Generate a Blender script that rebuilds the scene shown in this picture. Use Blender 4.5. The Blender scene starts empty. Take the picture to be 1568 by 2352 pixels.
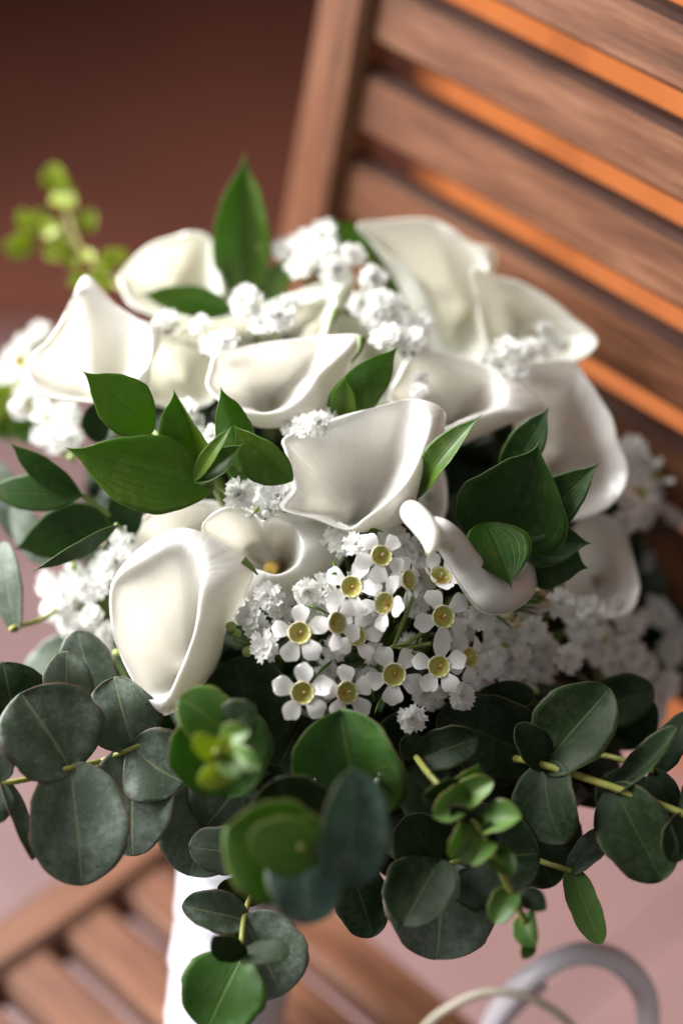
import bpy, math, random
import numpy as np
from mathutils import Vector, Matrix
R = math.radians
random.seed(7); rng = np.random.default_rng(7)
sc = bpy.context.scene
col = sc.collection

# ------------------------------------------------------------------ camera, world, light, exposure
CAM = Vector((0, 0, 1.30)); PITCH = R(41.5); FPX = 5553.0; CX, CY = 784.0, 1176.0
FWD = Vector((0, math.cos(PITCH), -math.sin(PITCH))); UP = Vector((0, math.sin(PITCH), math.cos(PITCH))); RT = Vector((1, 0, 0))
cd = bpy.data.cameras.new('camera'); cam = bpy.data.objects.new('camera', cd); col.objects.link(cam)
cam.location = CAM; cam.rotation_euler = (math.pi/2 - PITCH, 0, 0)
cd.sensor_fit = 'VERTICAL'; cd.sensor_height = 36; cd.sensor_width = 24; cd.lens = 85
cd.clip_start = .05; cd.clip_end = 60
cd.dof.use_dof = True; cd.dof.focus_distance = 0.895; cd.dof.aperture_fstop = 2.0
sc.camera = cam

w = bpy.data.worlds.new('World'); sc.world = w; w.use_nodes = True
bg = w.node_tree.nodes['Background']; bg.inputs[0].default_value = (1.0, .98, .96, 1); bg.inputs[1].default_value = .29

def area(name, loc, target, size, energy, colr, spread=180):
    l = bpy.data.lights.new(name, 'AREA'); l.shape = 'RECTANGLE'; l.size, l.size_y = size; l.energy = energy; l.color = colr; l.spread = R(spread)
    o = bpy.data.objects.new(name, l); col.objects.link(o); o.location = loc
    o.rotation_euler = (Vector(target) - Vector(loc)).to_track_quat('-Z', 'Y').to_euler()
    return o
area('window_light', (-1.08, 1.24, 1.34), (0, .74, .70), (1.35, 1.1), 59, (1, .985, .97), 115)

vs = sc.view_settings; vs.view_transform = 'Standard'; vs.look = 'None'; vs.exposure = 0; vs.gamma = 1; vs.use_curve_mapping = False
sc.render.engine = 'CYCLES'; sc.cycles.use_denoising = True
sc.cycles.max_bounces = 8; sc.cycles.transparent_max_bounces = 6; sc.cycles.sample_clamp_indirect = 6
sc.cycles.caustics_reflective = False; sc.cycles.caustics_refractive = False

# ------------------------------------------------------------------ helpers
def P(px, py, d):
    "a point d metres in front of the lens plane, seen at picture position px, py (1568 x 2352 units)"
    return CAM + FWD*d + RT*((px-CX)/FPX*d) + UP*((CY-py)/FPX*d)
def Pn(px, py, d): return np.array(P(px, py, d))
def pxm(d): return d/FPX           # metres per picture unit at depth d
def dome(px, py):                  # the rounded face of the bouquet
    return .893 + .105*min(1.3, ((px-740)/860)**2 + (max(0, 1330-py)/830)**2 + (max(0, py-1500)/1300)**2)

def cr(p0, p1, p2, p3, t):
    return .5*((2*p1) + (-p0+p2)*t + (2*p0-5*p1+4*p2-p3)*t*t + (-p0+3*p1-3*p2+p3)*t**3)
def spline(pts, n, closed=False):
    pts = np.asarray(pts, float); k = len(pts); out = []
    if closed:
        for i in range(n):
            s = i*k/n; j = int(s); t = s-j
            out.append(cr(pts[(j-1) % k], pts[j % k], pts[(j+1) % k], pts[(j+2) % k], t))
    else:
        ext = np.vstack([2*pts[0]-pts[1], pts, 2*pts[-1]-pts[-2]])
        for i in range(n):
            s = i*(k-1)/(n-1); j = min(int(s), k-2); t = s-j
            out.append(cr(ext[j], ext[j+1], ext[j+2], ext[j+3], t))
    return np.array(out)

def mesh(name, v, f, mats, uv=None, smooth=True, midx=None):
    m = bpy.data.meshes.new(name)
    m.from_pydata([tuple(map(float, x)) for x in v], [], f)
    for mt in (mats if isinstance(mats, (list, tuple)) else [mats]): m.materials.append(mt)
    if smooth: m.polygons.foreach_set('use_smooth', [True]*len(m.polygons))
    if midx is not None: m.polygons.foreach_set('material_index', midx)
    if uv is not None:
        ul = m.uv_layers.new(name='UVMap'); vi = np.zeros(len(m.loops), int); m.loops.foreach_get('vertex_index', vi)
        ul.data.foreach_set('uv', np.asarray(uv, float)[vi].ravel())
    m.update(); return m
def link(name, me, parent=None, origin=None):
    o = bpy.data.objects.new(name, me); col.objects.link(o)
    if parent is not None:
        o.parent = parent; o.matrix_parent_inverse = Matrix.Translation(-wloc(parent))
    return o
WL = {}
def wloc(o): return WL.get(o.name, Vector((0, 0, 0)))
def wmesh(name, v, f, mats, parent, uv=None, smooth=True, midx=None):
    "mesh given in world coordinates; its origin is put at its first point"
    v = np.asarray(v, float); c = v[0].copy()
    o = link(name, mesh(name, v-c, f, mats, uv, smooth, midx), parent); o.location = c
    WL[o.name] = Vector(c); return o
def thing(name, label, cat, loc, group=None):
    o = bpy.data.objects.new(name, None); o.empty_display_size = .01; col.objects.link(o); o.location = loc
    o['label'] = label; o['category'] = cat
    if group: o['group'] = group
    WL[o.name] = Vector(loc); return o

def tube(pts, rad, n=8, m=24, cap=True):
    "points and radii along a path -> verts, faces"
    c = spline(pts, m); r = np.interp(np.linspace(0, 1, m), np.linspace(0, 1, len(rad)), rad) if hasattr(rad, '__len__') else np.full(m, rad)
    tg = np.gradient(c, axis=0); tg /= np.linalg.norm(tg, axis=1)[:, None]
    a = np.array([0, 0, 1.]) if abs(tg[0][2]) < .9 else np.array([1., 0, 0])
    x = np.cross(tg[0], a); x /= np.linalg.norm(x); v = []
    for i in range(m):
        x = x - tg[i]*x.dot(tg[i]); x /= np.linalg.norm(x); y = np.cross(tg[i], x)
        for k in range(n):
            an = 2*math.pi*k/n; v.append(c[i] + r[i]*(x*math.cos(an) + y*math.sin(an)))
    f = [(i*n+k, i*n+(k+1) % n, (i+1)*n+(k+1) % n, (i+1)*n+k) for i in range(m-1) for k in range(n)]
    if cap: f += [tuple(range(n-1, -1, -1)), tuple((m-1)*n+k for k in range(n))]
    return v, f
def merge(parts):
    V, F = [], []
    for v, f in parts:
        o = len(V); V += list(v); F += [tuple(i+o for i in q) for q in f]
    return V, F

# ------------------------------------------------------------------ materials
def new(name):
    m = bpy.data.materials.new(name); m.use_nodes = True; nt = m.node_tree
    return m, nt, nt.nodes['Principled BSDF'], nt.nodes['Material Output']
def N(nt, t, **kw):
    n = nt.nodes.new(t)
    for k, v in kw.items():
        if k.startswith('i_'):
            n.inputs[int(k[2:])].default_value = v
        else: setattr(n, k, v)
    return n
def ramp(nt, fac, stops):
    n = nt.nodes.new('ShaderNodeValToRGB'); e = n.color_ramp.elements
    while len(e) < len(stops): e.new(.5)
    for el, (p, c) in zip(e, stops): el.position = p; el.color = (*c, 1) if len(c) == 3 else c
    nt.links.new(fac, n.inputs[0]); return n
def mixc(nt, fac, a, b, blend='MIX'):
    n = nt.nodes.new('ShaderNodeMix'); n.data_type = 'RGBA'; n.blend_type = blend
    for s, x in ((n.inputs[0], fac), (n.inputs[6], a), (n.inputs[7], b)):
        if isinstance(x, (int, float)): s.default_value = x
        elif isinstance(x, tuple): s.default_value = (*x, 1)
        else: nt.links.new(x, s)
    return n.outputs[2]
def math_(nt, op, a, b=0.0, c=None):
    n = nt.nodes.new('ShaderNodeMath'); n.operation = op
    for i, x in enumerate((a, b) if c is None else (a, b, c)):
        if isinstance(x, (int, float)): n.inputs[i].default_value = x
        else: nt.links.new(x, n.inputs[i])
    return n.outputs[0]
def noise(nt, vec, scale, detail=4, rough=.55):
    n = nt.nodes.new('ShaderNodeTexNoise'); n.inputs['Scale'].default_value = scale; n.inputs['Detail'].default_value = detail; n.inputs['Roughness'].default_value = rough
    if vec is not None: nt.links.new(vec, n.inputs['Vector'])
    return n
def mapping(nt, vec, scale):
    n = nt.nodes.new('ShaderNodeMapping'); n.inputs['Scale'].default_value = scale; nt.links.new(vec, n.inputs[0]); return n.outputs[0]
def bump(nt, h, bsdf, strength, dist):
    n = nt.nodes.new('ShaderNodeBump'); n.inputs['Strength'].default_value = strength; n.inputs['Distance'].default_value = dist
    nt.links.new(h, n.inputs['Height']); nt.links.new(n.outputs[0], bsdf.inputs['Normal']); return n
def thin(nt, bsdf, out, colour, amount):
    "let some light through a thin petal or leaf"
    t = nt.nodes.new('ShaderNodeBsdfTranslucent')
    if isinstance(colour, tuple): t.inputs[0].default_value = (*colour, 1)
    else: nt.links.new(colour, t.inputs[0])
    mx = nt.nodes.new('ShaderNodeMixShader'); mx.inputs[0].default_value = amount
    nt.links.new(bsdf.outputs[0], mx.inputs[1]); nt.links.new(t.outputs[0], mx.inputs[2]); nt.links.new(mx.outputs[0], out.inputs[0])

def mat_calla(name='calla_petal', c1=(.86, .845, .80), c2=(.90, .89, .86), green=.86):
    m, nt, b, out = new(name); uv = nt.nodes.new('ShaderNodeTexCoord').outputs['UV']
    sx = nt.nodes.new('ShaderNodeSeparateXYZ'); nt.links.new(uv, sx.inputs[0])
    st = noise(nt, mapping(nt, uv, (60, 1.5, 1)), 1, 3)
    base = ramp(nt, st.outputs[0], [(.3, c1), (.7, c2)]).outputs[0]
    g = ramp(nt, sx.outputs[1], [(0, (0, 0, 0)), (green, (0, 0, 0)), (1, (.7, .7, .7))]).outputs[0]
    c = mixc(nt, g, base, (.50, .56, .22))
    nt.links.new(c, b.inputs['Base Color']); b.inputs['Roughness'].default_value = .22; b.inputs['Coat Weight'].default_value = .5; b.inputs['Coat Roughness'].default_value = .06
    b.inputs['Subsurface Weight'].default_value = .25; b.inputs['Subsurface Radius'].default_value = (.006, .005, .0035); b.inputs['Subsurface Scale'].default_value = 1
    b.inputs['Specular IOR Level'].default_value = .5; thin(nt, b, out, (.92, .90, .84), .36)
    n2 = noise(nt, mapping(nt, uv, (9, 4, 1)), 1, 2)
    h = math_(nt, 'ADD', math_(nt, 'MULTIPLY', st.outputs[0], .60), n2.outputs[0]); bump(nt, h, b, .42, .0016)
    return m
def mat_leaf(name, c1, c2, vein, edge, rough, veins='side', spots=None, trans=.2, tcol=(.18, .32, .03), bloom=0, spec=.4):
    m, nt, b, out = new(name); tc = nt.nodes.new('ShaderNodeTexCoord'); uv = tc.outputs['UV']
    sx = nt.nodes.new('ShaderNodeSeparateXYZ'); nt.links.new(uv, sx.inputs[0]); U, V = sx.outputs[0], sx.outputs[1]
    oi = nt.nodes.new('ShaderNodeObjectInfo')
    av = math_(nt, 'ABSOLUTE', math_(nt, 'SUBTRACT', math_(nt, 'MULTIPLY', V, 2), 1))
    nz = noise(nt, tc.outputs['Object'], 90, 5)
    nz2 = noise(nt, tc.outputs['Object'], 420, 4, .65)
    f = math_(nt, 'ADD', math_(nt, 'MULTIPLY', nz.outputs[0], .7), math_(nt, 'MULTIPLY', oi.outputs['Random'], .35))
    c = ramp(nt, f, [(.3, c1), (.75, c2)]).outputs[0]
    if bloom:
        bl = ramp(nt, math_(nt, 'ADD', math_(nt, 'MULTIPLY', nz.outputs[0], .55), math_(nt, 'MULTIPLY', nz2.outputs[0], .45)), [(.46, (0, 0, 0)), (.68, (1, 1, 1))]).outputs[0]
        c = mixc(nt, math_(nt, 'MULTIPLY', bl, bloom), c, (.26, .31, .28))
    if bloom:
        sz = noise(nt, tc.outputs['Object'], 330, 3, .5); c = mixc(nt, ramp(nt, sz.outputs[0], [(.68, (0, 0, 0)), (.74, (.7, .7, .7))]).outputs[0], c, (.035, .028, .018))
    if spots:
        vz = noise(nt, tc.outputs['Object'], 260, 5, .7)
        c = mixc(nt, ramp(nt, vz.outputs[0], [(.52, (0, 0, 0)), (.70, (.8, .8, .8))]).outputs[0], c, spots)
    if veins == 'parallel':
        wv = math_(nt, 'SINE', math_(nt, 'MULTIPLY', av, 34)); vm = ramp(nt, wv, [(.72, (0, 0, 0)), (1, (1, 1, 1))]).outputs[0]; vs_ = .75
    else:
        wv = math_(nt, 'SINE', math_(nt, 'MULTIPLY', math_(nt, 'SUBTRACT', U, math_(nt, 'MULTIPLY', av, .32)), 44)); vm = ramp(nt, wv, [(.86, (0, 0, 0)), (1, (1, 1, 1))]).outputs[0]; vs_ = .07
    c = mixc(nt, math_(nt, 'MULTIPLY', math_(nt, 'MULTIPLY', vm, vs_), nz.outputs[0] if veins == 'parallel' else ramp(nt, nz2.outputs[0], [(.4, (.2,.2,.2)), (.6, (1.6,1.6,1.6))]).outputs[0]), c, vein)
    mid = ramp(nt, av, [(0, (1, 1, 1)), (.018, (1, 1, 1)), (.05, (0, 0, 0))]).outputs[0]
    c = mixc(nt, math_(nt, 'MULTIPLY', mid, .5 if veins != 'parallel' else .35), c, vein)
    if edge: c = mixc(nt, ramp(nt, av, [(.955, (0, 0, 0)), (.985, (1, 1, 1))]).outputs[0], c, edge)
    nt.links.new(c, b.inputs['Base Color'])
    rr = ramp(nt, nz2.outputs[0], [(.3, (rough-.07,)*3), (.7, (rough+.10,)*3)]).outputs[0]; nt.links.new(rr, b.inputs['Roughness']); b.inputs['Specular IOR Level'].default_value = spec
    h = math_(nt, 'ADD', math_(nt, 'MULTIPLY', nz2.outputs[0], .5), math_(nt, 'ADD', math_(nt, 'MULTIPLY', vm, -.5 if veins == 'parallel' else -.10), math_(nt, 'MULTIPLY', mid, -1.0)))
    bump(nt, h, b, .30, .0006)
    thin(nt, b, out, tcol, trans); return m
def mat_simple(name, c, rough=.5, c2=None, scale=200, trans=0, sss=0, spec=.5):
    m, nt, b, out = new(name); tc = nt.nodes.new('ShaderNodeTexCoord')
    nz = noise(nt, tc.outputs['Object'], scale, 4)
    cc = ramp(nt, nz.outputs[0], [(.35, c), (.65, c2 or tuple(x*.8 for x in c))]).outputs[0]
    nt.links.new(cc, b.inputs['Base Color']); b.inputs['Roughness'].default_value = rough; b.inputs['Specular IOR Level'].default_value = spec
    bump(nt, nz.outputs[0], b, .15, .0005)
    if sss: b.inputs['Subsurface Weight'].default_value = sss; b.inputs['Subsurface Radius'].default_value = (.002, .002, .0015); b.inputs['Subsurface Scale'].default_value = 1
    if trans: thin(nt, b, out, c, trans)
    return m
def mat_wood(name, dark, mid, light, rough=.45, ax=(12, 110, 110), spec=.4):
    m, nt, b, out = new(name); tc = nt.nodes.new('ShaderNodeTexCoord'); oi = nt.nodes.new('ShaderNodeObjectInfo')
    add = nt.nodes.new('ShaderNodeVectorMath'); add.operation = 'ADD'; nt.links.new(tc.outputs['Object'], add.inputs[0])
    cmb = nt.nodes.new('ShaderNodeCombineXYZ'); nt.links.new(math_(nt, 'MULTIPLY', oi.outputs['Random'], 7), cmb.inputs[0]); nt.links.new(cmb.outputs[0], add.inputs[1])
    g = noise(nt, mapping(nt, add.outputs[0], ax), 1, 6, .6); g2 = noise(nt, mapping(nt, add.outputs[0], (ax[0]*3, ax[1]*5, ax[2]*5)), 1, 4, .7)
    f = math_(nt, 'ADD', math_(nt, 'MULTIPLY', g.outputs[0], .6), math_(nt, 'MULTIPLY', g2.outputs[0], .4))
    c = ramp(nt, f, [(.34, dark), (.5, mid), (.66, light)]).outputs[0]
    nt.links.new(c, b.inputs['Base Color']); b.inputs['Roughness'].default_value = rough; b.inputs['Specular IOR Level'].default_value = spec
    bump(nt, f, b, .4, .0012); return m

M = {}
M['calla'] = mat_calla()
M['calla_green'] = mat_calla('calla_petal_greenish', (.78, .785, .68), (.84, .845, .76), .74)
M['ruscus_dark'] = mat_leaf('shaded_ruscus_leaf', (.008, .030, .004), (.020, .062, .006), (.008, .026, .004), (.08, .13, .03), .40, 'parallel', (.06, .08, .02), .10, (.08, .20, .02), 0, .25)  # darker ruscus copy: shade, mostly on the right-hand fan, put into the colour
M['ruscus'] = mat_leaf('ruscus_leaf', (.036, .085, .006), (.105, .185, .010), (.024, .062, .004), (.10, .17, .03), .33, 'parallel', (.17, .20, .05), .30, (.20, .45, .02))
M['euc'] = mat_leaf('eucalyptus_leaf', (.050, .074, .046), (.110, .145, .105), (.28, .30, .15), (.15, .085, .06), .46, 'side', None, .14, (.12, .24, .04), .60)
M['euc_dark'] = mat_leaf('eucalyptus_leaf_shaded_green', (.006, .015, .004), (.015, .030, .007), (.05, .07, .016), (.07, .07, .03), .54, 'side', None, .16, (.10, .24, .02), .10, .16)  # darkened eucalyptus copy: shade low in the bouquet put into the leaf colour
M['euc_green'] = mat_leaf('green_eucalyptus_leaf', (.020, .066, .008), (.048, .120, .016), (.12, .18, .04), (.11, .10, .04), .44, 'side', None, .24, (.16, .40, .03), .10, .3)
M['euc_blue'] = mat_leaf('blue_eucalyptus_leaf', (.035, .080, .058), (.075, .135, .105), (.20, .26, .16), (.12, .10, .06), .45, 'side', None, .20, (.12, .30, .14), .45)
M['young'] = mat_leaf('young_eucalyptus_leaf', (.045, .115, .016), (.10, .19, .035), (.22, .30, .08), (.20, .16, .05), .42, 'side', None, .28, (.25, .45, .04))
M['lime'] = mat_leaf('lime_leaf', (.20, .28, .02), (.36, .42, .06), (.35, .42, .10), None, .4, 'side', None, .35, (.45, .55, .05))
M['stem'] = mat_simple('green_stem', (.16, .22, .045), .5, (.10, .15, .03))
M['stem_yellow'] = mat_simple('yellow_green_stem', (.30, .32, .07), .45, (.22, .22, .05))
M['floret'] = mat_simple('floret_white', (.90, .90, .88), .6, (.86, .86, .84), 300, .42)
M['floret_core'] = mat_simple('floret_green', (.42, .52, .18), .6, (.30, .42, .12), 300, .2)
M['wax_petal'] = mat_simple('waxflower_petal', (.90, .885, .875), .5, (.86, .84, .83), 150, .35)
M['wax_rim'] = mat_simple('waxflower_rim', (.80, .76, .55), .5, (.72, .68, .42), 300)
M['stamen'] = mat_simple('stamen', (.52, .22, .08), .5, (.40, .16, .06), 300)
M['bud'] = mat_simple('flower_bud', (.62, .52, .33), .5, (.48, .42, .24), 400)
M['spadix'] = mat_simple('spadix', (.75, .52, .12), .6, (.62, .40, .08), 900)
M['satin'] = mat_simple('white_satin', (.60, .60, .66), .4, (.56, .56, .62), 60)
M['ribbon'] = mat_simple('white_ribbon', (.86, .84, .90), .35, (.82, .80, .86), 60, .25)
M['cream'] = mat_simple('cream_cord', (.72, .66, .54), .45, (.66, .60, .48), 300)
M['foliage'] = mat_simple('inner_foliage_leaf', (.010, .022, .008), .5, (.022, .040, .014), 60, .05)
M['wood'] = mat_wood('oiled_wood', (.050, .017, .007), (.125, .046, .020), (.205, .092, .046))
M['panel_salmon'] = mat_wood('salmon_painted_wood', (.30, .105, .050), (.37, .135, .070), (.43, .165, .090), .4, (40, 40, 3))
M['wood_edge'] = mat_wood('shaded_wood_edge', (.022, .011, .009), (.046, .023, .017), (.075, .045, .035), .8, (12, 110, 110), .05)  # shade on the slat tops put into a darker wood colour
M['panel'] = mat_wood('orange_painted_wood', (.27, .075, .018), (.33, .098, .024), (.39, .122, .034), .45, (40, 40, 3))
def mat_cup():
    m, nt, b, out = new('waxflower_cup'); tc = nt.nodes.new('ShaderNodeTexCoord')
    sx = nt.nodes.new('ShaderNodeSeparateXYZ'); nt.links.new(tc.outputs['Object'], sx.inputs[0])
    r = math_(nt, 'SQRT', math_(nt, 'ADD', math_(nt, 'POWER', sx.outputs[0], 2), math_(nt, 'POWER', sx.outputs[1], 2)))
    nz = noise(nt, tc.outputs['Object'], 500, 4)
    f = math_(nt, 'ADD', math_(nt, 'DIVIDE', r, .0039), math_(nt, 'MULTIPLY', math_(nt, 'SUBTRACT', nz.outputs[0], .5), .9))
    c = ramp(nt, f, [(.05, (.52, .27, .05)), (.45, (.48, .36, .07)), (.75, (.38, .41, .09)), (1, (.50, .52, .20))]).outputs[0]
    nt.links.new(c, b.inputs['Base Color']); b.inputs['Roughness'].default_value = .3; return m
M['cup'] = mat_cup()
def mat_drop():
    m, nt, b, out = new('water'); b.inputs['Base Color'].default_value = (.9, 1, .95, 1); b.inputs['Roughness'].default_value = .02
    b.inputs['Transmission Weight'].default_value = .85; b.inputs['IOR'].default_value = 1.33; return m
M['drop'] = mat_drop()
def mat_floor():
    m, nt, b, out = new('pink_tile'); tc = nt.nodes.new('ShaderNodeTexCoord')
    nz = noise(nt, tc.outputs['Object'], 6, 6)
    c = ramp(nt, nz.outputs[0], [(.3, (.165, .102, .100)), (.7, (.205, .128, .126))]).outputs[0]
    nt.links.new(c, b.inputs['Base Color']); b.inputs['Roughness'].default_value = .42; bump(nt, nz.outputs[0], b, .05, .002); return m
M['floor'] = mat_floor()
M['grout'] = mat_simple('grout', (.20, .13, .11), .8, (.16, .10, .09), 100)
M['floor_shade'] = mat_simple('shaded_red_brown_floor', (.14, .038, .021), .6, (.105, .029, .016), 5)  # darker far floor: the light fading with distance is put into this colour
M['darkwall'] = mat_simple('dark_brown_wall', (.020, .008, .006), .7, (.014, .006, .005), 4)

# ------------------------------------------------------------------ setting: floor, wall, orange panelling
A = Vector((math.sin(R(44)), -math.cos(R(44)), 0)); B = Vector((math.cos(R(44)), math.sin(R(44)), 0)); Z = Vector((0, 0, 1))
def AB(a, b, z): return A*a + B*b + Z*z
def bevel_box(x0, x1, y0, y1, z0, z1, r):
    "box with chamfered long edges, local axes"
    prof = [(y0+r, z0), (y1-r, z0), (y1, z0+r), (y1, z1-r), (y1-r, z1), (y0+r, z1), (y0, z1-r), (y0, z0+r)]
    v = [(x0, *p) for p in prof] + [(x1, *p) for p in prof]; n = 8
    f = [(k, (k+1) % n, n+(k+1) % n, n+k) for k in range(n)] + [tuple(range(n-1, -1, -1)), tuple(range(n, 2*n))]
    return v, f
def board(name, origin, ex, ey, ez, dims, mat, parent, r=.003):
    "chamfered board: local x along ex; origin at its corner/base"
    v, f = bevel_box(*dims, r); me = mesh(name, v, f, mat, smooth=False)
    o = link(name, me, None)
    mt = Matrix((ex, ey, ez)).transposed().to_4x4(); mt.translation = origin
    if parent is not None:
        o.parent = parent; o.matrix_parent_inverse = Matrix.Translation(-wloc(parent))
    o.matrix_basis = mt; WL[o.name] = Vector(origin); return o

fl = bpy.data.objects.new('floor', mesh('floor', [(-6, -3, -.004), (7, -3, -.004), (7, 8, -.004), (-6, 8, -.004)], [(0, 1, 2, 3)], M['grout'])); col.objects.link(fl); fl['kind'] = 'structure'
tv, tf = bevel_box(-.1485, .1485, -.1485, .1485, -.003, 0.004, .0015); tile_me = mesh('tile', tv, tf, M['floor'], smooth=False)
for i in range(-4, 5):
    for j in range(0, 9):
        t = bpy.data.objects.new('tile', tile_me); col.objects.link(t); t.parent = fl; t.location = AB(-1.05 + .3*(i), .15 + .3*j, -.002)
        t.rotation_euler = (0, 0, -R(46))
ff = bpy.data.objects.new('far_floor_shade', mesh('far_floor_shade', [(-3.0, 1.78, -.05), (2.5, 1.62, -.05), (2.5, 2.42, -.05), (-3.0, 2.42, -.05), (-3.0, 1.78, .012), (2.5, 1.62, .012), (2.5, 2.42, .012), (-3.0, 2.42, .012)],
    [(0, 1, 5, 4), (1, 2, 6, 5), (2, 3, 7, 6), (3, 0, 4, 7), (4, 5, 6, 7)], M['floor_shade'], smooth=False)); col.objects.link(ff); ff['kind'] = 'structure'  # added slab that carries the floor's fade to dark as colour
wl = bpy.data.objects.new('wall', mesh('wall', [(-3, 2.42, 0), (1.2, 2.42, 0), (1.2, 2.52, 0), (-3, 2.52, 0), (-3, 2.42, 2.6), (1.2, 2.42, 2.6), (1.2, 2.52, 2.6), (-3, 2.52, 2.6)],
    [(0, 1, 5, 4), (1, 2, 6, 5), (2, 3, 7, 6), (3, 0, 4, 7), (4, 5, 6, 7)], M['darkwall'], smooth=False)); col.objects.link(wl); wl['kind'] = 'structure'
pn = thing('wood_panelling', 'bright orange wooden panelling standing behind the slatted chair back', 'panelling', AB(-.95, 1.0, 0))
for i in range(9):
    board('panel_board', AB(-.95 + .112*i, 1.0 + (.003 if i % 2 else 0), 0), A, -B, Z, (0, .1105, -.02, 0, .002, 1.05), M['panel_salmon' if i in (3, 4, 6) else 'panel'], pn, .002)

# ------------------------------------------------------------------ the chair
SEAT = .452
ch = thing('wooden_chair', 'brown slatted wooden chair holding the bouquet', 'chair', AB(-.60, .35, 0))
VB = (Z*math.cos(R(12.5)) + B*math.sin(R(12.5))); NB = VB.cross(A); NB = NB if NB.dot(-B) > 0 else -NB    # back plane: up direction and front normal
def back_pt(a, z): return AB(a, .641 + (z-.736)*math.tan(R(12.5)), z)
# back posts run to the floor, thin side towards the camera
for a in (-.676, -.13):
    board('back_post', back_pt(a, .005), VB, A, NB, (0, .98, 0, .030, -.013, .013), M['wood'], ch, .004)
# back slats
Z0 = .7225
EDGE = []
for k in range(-4, 8):
    z = Z0 + .0405*k
    if z < .56: continue
    sl = board('back_slat', back_pt(-.646, z), A, VB, NB, (0, .522, 0, .0285, -.007, .006), M['wood'], ch, .0025)
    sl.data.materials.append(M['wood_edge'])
    for fi in (1, 2, 3): sl.data.polygons[fi].material_index = 1  # top face and its chamfers get the painted shade
# seat
for a in (-.600, -.19):
    board('seat_rail', AB(a, .12, SEAT-.030), B, -A, Z, (0, .40, -.024, 0, 0, .030), M['wood'], ch, .003)
for k in range(10):
    b = .135 + .0355*k
    board('seat_slat', AB(-.576, b, SEAT-.022), A, B, Z, (0, .386, 0, .0265, 0, .018), M['wood'], ch, .003)
for a in (-.606, -.184):
    board('front_leg', AB(a, .16, 0.004), Z, A, B, (0, SEAT-.034, -.014, .014, -.014, .014), M['wood'], ch, .003)

# ------------------------------------------------------------------ calla lilies
BIND = P(505, 1960, 1.0)           # where all stems are tied
def stem_path(p):
    c = P(690, 1560, 1.055); return [np.array(p), (np.array(p)*.45 + np.array(c)*.55), np.array(P(560, 1860, 1.02)), np.array(BIND)]
def calla(label, D, ctl, throat, inset=.09, spadix=None, mat='calla', tip=None):
    """ctl: list of (outer x, y, depth offset[, crest x, y, depth offset]); throat: x, y, depth offset, radius"""
    tx, ty, td, tr = throat; td *= .85; n = len(ctl); PRO = ((.12, .06), (.30, .21), (.54, .50), (.78, .80), (1., 1.)); rows = [[] for _ in range(len(PRO)+5)]
    for i, c in enumerate(ctl):
        ox, oy, od = c[:3]
        if len(c) > 3: rx, ry, rd = c[3:]
        else: rx, ry, rd = ox + (tx-ox)*inset*.5, oy + (ty-oy)*inset*.5, od
        gap = math.hypot(ox-rx, oy-ry)
        if gap < 26: rx, ry, od = ox + (rx-ox)*.3, oy + (ry-oy)*.3, rd + .0006
        mx, my = rx + (ox-rx)*.55, ry + (oy-ry)*.55
        rows[0].append(Pn(ox, oy, D+od)); rows[1].append(Pn(mx, my, D + rd + (od-rd)*.30)); rows[2].append(Pn(rx, ry, D+rd))
        ang = math.atan2(ry-ty, rx-tx); qx, qy = tx + tr*math.cos(ang), ty + tr*math.sin(ang)
        for k, (wx, wd) in enumerate(PRO):
            rows[3+k].append(Pn(rx + (qx-rx)*wx, ry + (qy-ry)*wx, D + rd + (td-rd)*wd))
        rows[-2].append(Pn(tx + (qx-tx)*.6 + (690-tx)*.04, ty + (qy-ty)*.6 + (1560-ty)*.04, D + td + .012))
        rows[-1].append(Pn(tx + (qx-tx)*.15 + (690-tx)*.08, ty + (qy-ty)*.15 + (1560-ty)*.08, D + td + .020))
    nu = 110; S = [spline(r, nu, True) for r in rows]; S = np.array(S)
    ph = random.random()*6
    for i in range(nu):                                # slight unevenness of the rim
        th = 2*math.pi*i/nu; e = .0007*math.sin(4*th+ph) + .0003*math.sin(9*th+2*ph)
        S[0][i] -= np.array(FWD)*e*1.6; S[1][i] -= np.array(FWD)*e; S[2][i] -= np.array(FWD)*e*.5
    nvv = 52; G = np.array([spline(S[:, i], nvv) for i in range(nu)])       # nu x nv x 3
    v = G.reshape(-1, 3); idx = lambda i, j: (i % nu)*nvv + j
    f = [(idx(i, j), idx(i+1, j), idx(i+1, j+1), idx(i, j+1)) for i in range(nu) for j in range(nvv-1)]
    uv = [(i/nu, j/(nvv-1)) for i in range(nu) for j in range(nvv)]
    base = Vector(np.mean(rows[-1], axis=0))
    t = thing('calla_lily', label, 'calla lily', base, 'white calla lilies of the bouquet')
    o = wmesh('spathe', v, f, M[mat], t, uv)
    s = o.modifiers.new('thickness', 'SOLIDIFY'); s.thickness = .0006; s.offset = 0
    tv, tf = tube(stem_path(base), [.0042, .0045, .0045, .004], 10, 24); wmesh('stem', tv, tf, M['stem'], t)
    if tip:
        q, f2 = tube([Pn(*x) for x in tip], [.0030, .0021, .0010, .0003][-len(tip):] if len(tip) < 5 else .001, 10, 16); wmesh('tip', q, f2, M['stem'], t)
    if spadix:
        x, y, d, L = spadix; p0 = Pn(tx, ty, D+td); p1 = Pn(x, y, D+d); sv, sf = tube([p0, (p0+p1)/2, p1, p1+(p1-p0)*.08], [.0028, .0030, .0028, .0005], 12, 16); wmesh('spadix', sv, sf, M['spadix'], t)
    return t

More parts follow.
